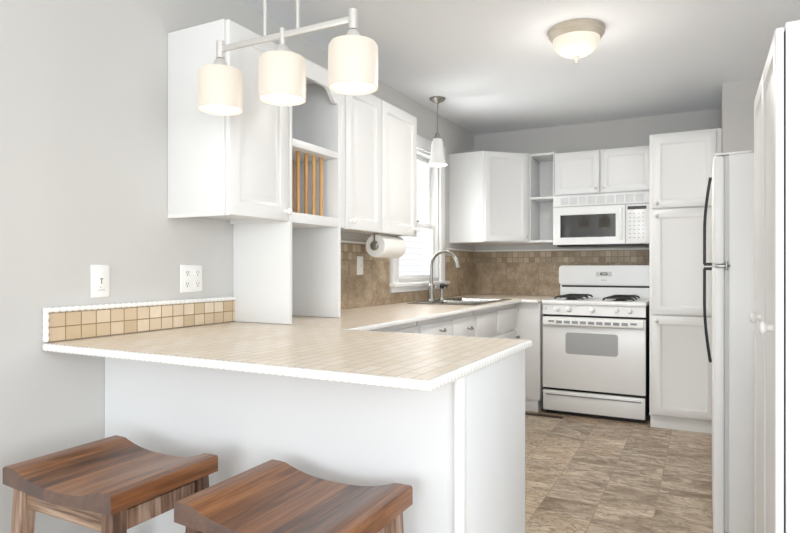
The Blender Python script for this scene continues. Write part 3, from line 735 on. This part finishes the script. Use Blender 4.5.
# ================================================================== REFRIGERATOR
t = thing('refrigerator', 'white top freezer refrigerator with slim black handles', 'refrigerator', (.43, 3.25, 0))
fy0, fy1 = 2.90, 3.60
m = MB(); m.box(.088, .77, fy0, fy1, .015, 1.658, .006, 3); m.build('body', 'fridge', t)
m = MB(); m.box(.073, .0875, fy0 + .006, fy1 - .008, .03, 1.650); m.build('door_seal', 'pale', t)
m = MB(); m.box(.13, .75, fy0 + .02, fy1 - .02, .001, .0145); m.build('base', 'black', t)
def fdoor(z0, z1):
    m = MB(); m.box(.028, .0725, fy0 + .001, fy1 - .001, z0, z1, .010, 4); return m.build('door', 'fridge', t)
dl = fdoor(.012, 1.173); du = fdoor(1.185, 1.654)
def handle(d, za, zb, bow_top):
    m = MB(); pts = []; rr = []
    for k in range(15):
        u = k / 14; z = za + (zb - za) * u
        v = u if bow_top else 1 - u
        xx = .020 - .026 * math.sin(min(1, v * 1.6) * PI / 2) if v < .94 else .020 - .026
        pts.append((xx, 3.50, z)); rr.append(.0075)
    e = pts[-1] if bow_top else pts[0]
    m.tube(pts, .0075, 10, rr); hh = m.build('handle', 'black', d, 'slim curved black handle')
    m = MB(); m.box(e[0] - .004, .0285, 3.490, 3.510, e[2] - .008, e[2] + .008, .002)
    o = pts[0] if bow_top else pts[-1]
    m.box(o[0] - .006, .0285, 3.492, 3.508, o[2] - .008, o[2] + .008, .002); m.build('bracket', 'black', hh)
handle(dl, .683, 1.166, True); handle(du, 1.190, 1.637, False)
m = MB(); m.box(.034, .092, fy0 - .006, fy0 + .03, 1.1745, 1.1835, .001); m.cyl((.080, fy0 - .004, 1.160), (.080, fy0 - .004, 1.198), .005)
m.build('hinge', 'steel', t, 'steel centre hinge')
m = MB(); m.box(.034, .170, fy0 + .002, fy0 + .06, 1.6585, 1.668, .003); m.build('hinge_cover', 'fridge', t)

# ================================================================== TALL CABINET AT RIGHT
tr = thing('tall_cabinet', 'tall white pantry cabinet at the right edge with raised panel doors', 'cabinet', (.165, 1.868, 0), 0, local=True)
D, W_, H_ = .60, .785, 1.813      # local: x into the cabinet, y along its front, z up
m = MB(); m.box(.024, D, 0, W_, .001, H_ + .012, .002); m.build('body', 'bright', tr)
m = MB(); m.box(.0205, .0235, .004, W_ - .004, .09, H_ - .01); m.build('door_gap', 'gap', tr, 'dark shadow gap behind the doors')  # dark sheet paints the shade between doors and body
for k in range(2):
    a = .003 + k * .391
    m = MB(); m.door((.0198, a + .388, .09), -Y, Z, -X, .388, H_ - .09, t=.0198, style='raised', fr=.055); d = m.build('door', 'bright', tr)
    knob(d, (-.0002, a + .066, 1.002), -X, 'ceramic', .0185)

# ================================================================== LAMPS
t = thing('ceiling_light', 'flush ceiling light with nickel ring and glowing glass bowl', 'ceiling light', (-.625, 3.285, CE))
lx, ly = -.625, 3.285
m = MB(); m.lathe((lx, ly, CE - .001), -Z, [(.150, 0), (.152, .008), (.146, .016), (.143, .022), (.147, .028), (.138, .040), (.128, .052), (.120, .052)], 48, caps=(True, True)); m.build('ring', 'bronze', t, 'brushed nickel ring')
m = MB(); m.lathe((lx, ly, CE - .0535), -Z, [(.124, 0), (.122, .018), (.112, .042), (.092, .064), (.062, .081), (.030, .090), (.012, .092)], 40); m.build('bowl', 'dome', t, 'lit alabaster glass bowl')
m = MB(); m.lathe((lx, ly, CE - .1455), -Z, [(.014, 0), (.017, .006), (.012, .014), (.006, .020), (.008, .026), (.003, .034)], 20); m.build('finial', 'bronze', t)
def lamp_disc(name, loc, e, r, col):
    d = bpy.data.lights.new(name, 'AREA'); d.shape = 'DISK'; d.size = 2 * r; d.energy = e; d.color = col
    o = bpy.data.objects.new(name, d); COL.objects.link(o); o.location = loc; return o
lamp_disc('ceiling_light_glow', (lx, ly, CE - .185), 14, .10, (1.0, .96, .90))
d = bpy.data.lights.new('ceiling_light_side_glow', 'POINT'); d.energy = 3.5; d.shadow_soft_size = .12; d.color = (1.0, .96, .90)
o = bpy.data.objects.new('ceiling_light_side_glow', d); COL.objects.link(o); o.location = (lx, ly, CE - .34)

t = thing('pendant_lamp', 'small pendant with frosted bell glass shade over the sink', 'pendant lamp', (-1.815, 4.12, CE))
px_, py_ = -1.815, 4.12
m = MB(); m.lathe((px_, py_, CE - .001), -Z, [(.060, 0), (.060, .008), (.048, .020), (.022, .032), (.010, .040)], 32); m.build('canopy', 'pewter', t)
m = MB(); m.cyl((px_, py_, CE - .04), (px_, py_, 2.200), .0045, seg=10); m.build('rod', 'pewter', t)
m = MB(); m.lathe((px_, py_, 2.205), -Z, [(.008, 0), (.014, .01), (.022, .022), (.022, .034), (.028, .040), (.028, .050)], 24); m.build('socket', 'nickel', t)
m = MB()
out = [(.030, .052), (.042, .075), (.047, .11), (.050, .16), (.056, .20), (.066, .232), (.078, .252)]
inn = [(r - .003, h) for r, h in reversed(out)]
m.lathe((px_, py_, 2.205), -Z, out + inn, 32, caps=(False, False)); m.build('shade', 'bell', t, 'frosted bell shaped glass shade')
m = MB(); m.lathe((px_, py_, 2.15), -Z, [(.012, 0), (.014, .02), (.024, .06), (.026, .08), (.018, .10), (.006, .108)], 20); m.build('bulb', 'diffuser', t)
lamp_disc('pendant_glow', (px_, py_, 1.985), 1.5, .04, (1.0, .95, .86))

# three-shade linear pendant, running along X above the peninsula
PY = 1.55
bx0, bx1 = -1.514, -.966
t = thing('linear_pendant', 'bar pendant with three glowing cream drum shades above the peninsula', 'pendant lamp', (-1.24, PY, CE))
BZ = 1.938
m = MB(); m.box(bx0, bx1, PY - .006, PY + .006, BZ - .010, BZ + .010, .002); m.build('bar', 'satin', t)
m = MB(); m.box(-1.37, -1.12, PY - .055, PY + .055, CE - .026, CE - .001, .006); m.build('canopy', 'satin', t)
for xx in (-1.314, -1.178):
    m = MB(); m.cyl((xx, PY, BZ + .0105), (xx, PY, CE - .026), .006, seg=14); m.build('rod', 'satin', t)
for xx in (bx0, (bx0 + bx1) / 2, bx1):
    m = MB(); mid = bx0 < xx < bx1; m.cyl((xx, PY, BZ - .032), (xx, PY, BZ + (.022 if mid else .028)), .009 if mid else .0145, seg=20); m.build('post', 'satin', t)
    m = MB(); m.lathe((xx, PY, BZ - .036), -Z, [(.016, 0), (.021, .010), (.028, .030), (.028, .036)], 24); m.build('socket', 'satin', t)
    m = MB()
    R0 = .0765; h0, h1 = .054, .195
    out = [(.026, h0 - .004), (R0 - .018, h0), (R0 - .006, h0 + .004), (R0, h0 + .014), (R0 + .001, (h0 + h1) / 2), (R0, h1)]
    inn = [(r - .004, h + (.004 if i > 0 else 0)) for i, (r, h) in enumerate(reversed(out))]
    m.lathe((xx, PY, BZ - .018), -Z, out + inn, 48, caps=(False, False)); s = m.build('shade', 'shade', t, 'glowing cream glass drum shade')
    m = MB(); m.lathe((xx, PY, BZ - .018 - h1 + .010), -Z, [(R0 - .0045, 0), (R0 - .0045, .003), (.001, .003)], 40); m.build('diffuser', 'diffuser', s, 'bright white diffuser disc')
    lamp_disc('linear_pendant_glow', (xx, PY, BZ - .018 - h1 + .004), 0.16, .066, (1.0, .92, .80))

# ================================================================== STOOLS
SW, SD, SH = .458, .358, .612
def make_stool(label):
    t = thing('counter_stool', label, 'stool', (0, 0, 0), 0, 'saddle seat stools at the peninsula', local=True)
    m = MB(); nx, ny = 28, 12
    def top(u, v):
        a = abs(u)                       # u, v in -1..1
        dip = .030 * (1 - min(1, a / .80) ** 2.4) if a < .80 else 0
        return SH - dip
    bmx = m.bm
    us = [-1 + 2 * i / nx for i in range(nx + 1)]; vs2 = [-1 + 2 * j / ny for j in range(ny + 1)]
    edge = .006
    T = [[bmx.verts.new((u * (SW / 2 - edge * 0.4), v * (SD / 2 - edge * 0.4), top(u, v))) for v in vs2] for u in us]
    Bt = [[bmx.verts.new((u * SW / 2, v * SD / 2, top(u, v) - .045 if False else SH - .048 - .014 * (1 - abs(u)))) for v in vs2] for u in us]
    for i in range(nx):
        for j in range(ny):
            bmx.faces.new((T[i][j], T[i + 1][j], T[i + 1][j + 1], T[i][j + 1]))
            bmx.faces.new((Bt[i][j + 1], Bt[i + 1][j + 1], Bt[i + 1][j], Bt[i][j]))
    loop = [(i, 0) for i in range(nx)] + [(nx, j) for j in range(ny)] + [(i, ny) for i in range(nx, 0, -1)] + [(0, j) for j in range(ny, 0, -1)]
    def lv(i, j):
        a = T[i][j].co; return bmx.verts.new((us[i] * SW / 2, vs2[j] * SD / 2, a.z - edge))
    E_ = [lv(i, j) for i, j in loop]
    for k in range(len(loop)):
        q = (k + 1) % len(loop); i, j = loop[k]; i2, j2 = loop[q]
        bmx.faces.new((T[i][j], E_[k], E_[q], T[i2][j2])); bmx.faces.new((E_[k], Bt[i][j], Bt[i2][j2], E_[q]))
    m.build('seat', 'stool', t, 'dished brown oak seat', angle=50)
    zt = SH - .0645
    LX, LY = SW / 2 - .040, SD / 2 - .040
    for sx in (-1, 1):
        for sy in (-1, 1):
            m = MB(); r = .021; sp = .022
            rings = [[(sx * (LX + sp) + a * r * .9, sy * (LY + sp) + b * r * .9, .0005) for a, b in ((-1, -1), (1, -1), (1, 1), (-1, 1))],
                     [(sx * LX + a * r, sy * LY + b * r, zt + .010) for a, b in ((-1, -1), (1, -1), (1, 1), (-1, 1))]]
            m.quadgrid(rings, True, True); m.build('leg', 'stoolleg', t)
    za, zb = zt - .052, zt - .001
    for sy in (-1, 1):
        m = MB(); m.box(-LX + .0215, LX - .0215, sy * LY - .010, sy * LY + .010, za, zb, .002); m.build('apron', 'stoolrail', t)
        m = MB(); z = .20 if sy > 0 else .16; k = .022 * (1 - z / zt)
        m.box(-LX - k + .021, LX + k - .021, sy * (LY + k) - .011, sy * (LY + k) + .011, z, z + .034, .003); m.build('stretcher', 'stoolrail', t)
    for sx in (-1, 1):
        m = MB(); m.box(sx * LX - .010, sx * LX + .010, -LY + .0215, LY - .0215, za, zb, .002); m.build('apron', 'stoolleg', t)
        m = MB(); z = .26; k = .022 * (1 - z / zt)
        m.box(sx * (LX + k) - .011, sx * (LX + k) + .011, -LY - k + .021, LY + k - .021, z, z + .034, .003); m.build('stretcher', 'stoolleg', t)
    return t
s1 = make_stool('brown oak saddle stool nearer the left wall, left of two stools')
s1.location = (-1.522, 1.135, 0)
s2 = s1.copy(); COL.objects.link(s2)
for ch in list(s1.children):
    c2 = ch.copy(); COL.objects.link(c2); c2.parent = s2
s2['label'] = 'brown oak saddle stool nearer the peninsula corner, right of two stools'
s2.location = (-.897, 1.180, 0)

# ================================================================== FLOOR REGISTER
t = thing('floor_register', 'dark brown metal floor register in front of the corner filler cabinet', 'floor vent', (-1.13, 4.60, 0))
m = MB(); m.box(-1.29, -.99, 4.64, 4.70, .0005, .005, .001); m.build('frame', 'register', t)
for k in range(9):
    xa = -1.27 + k * .030
    m = MB(); m.box(xa, xa + .018, 4.65, 4.69, .0052, .0062); m.build('slot', 'black', t)
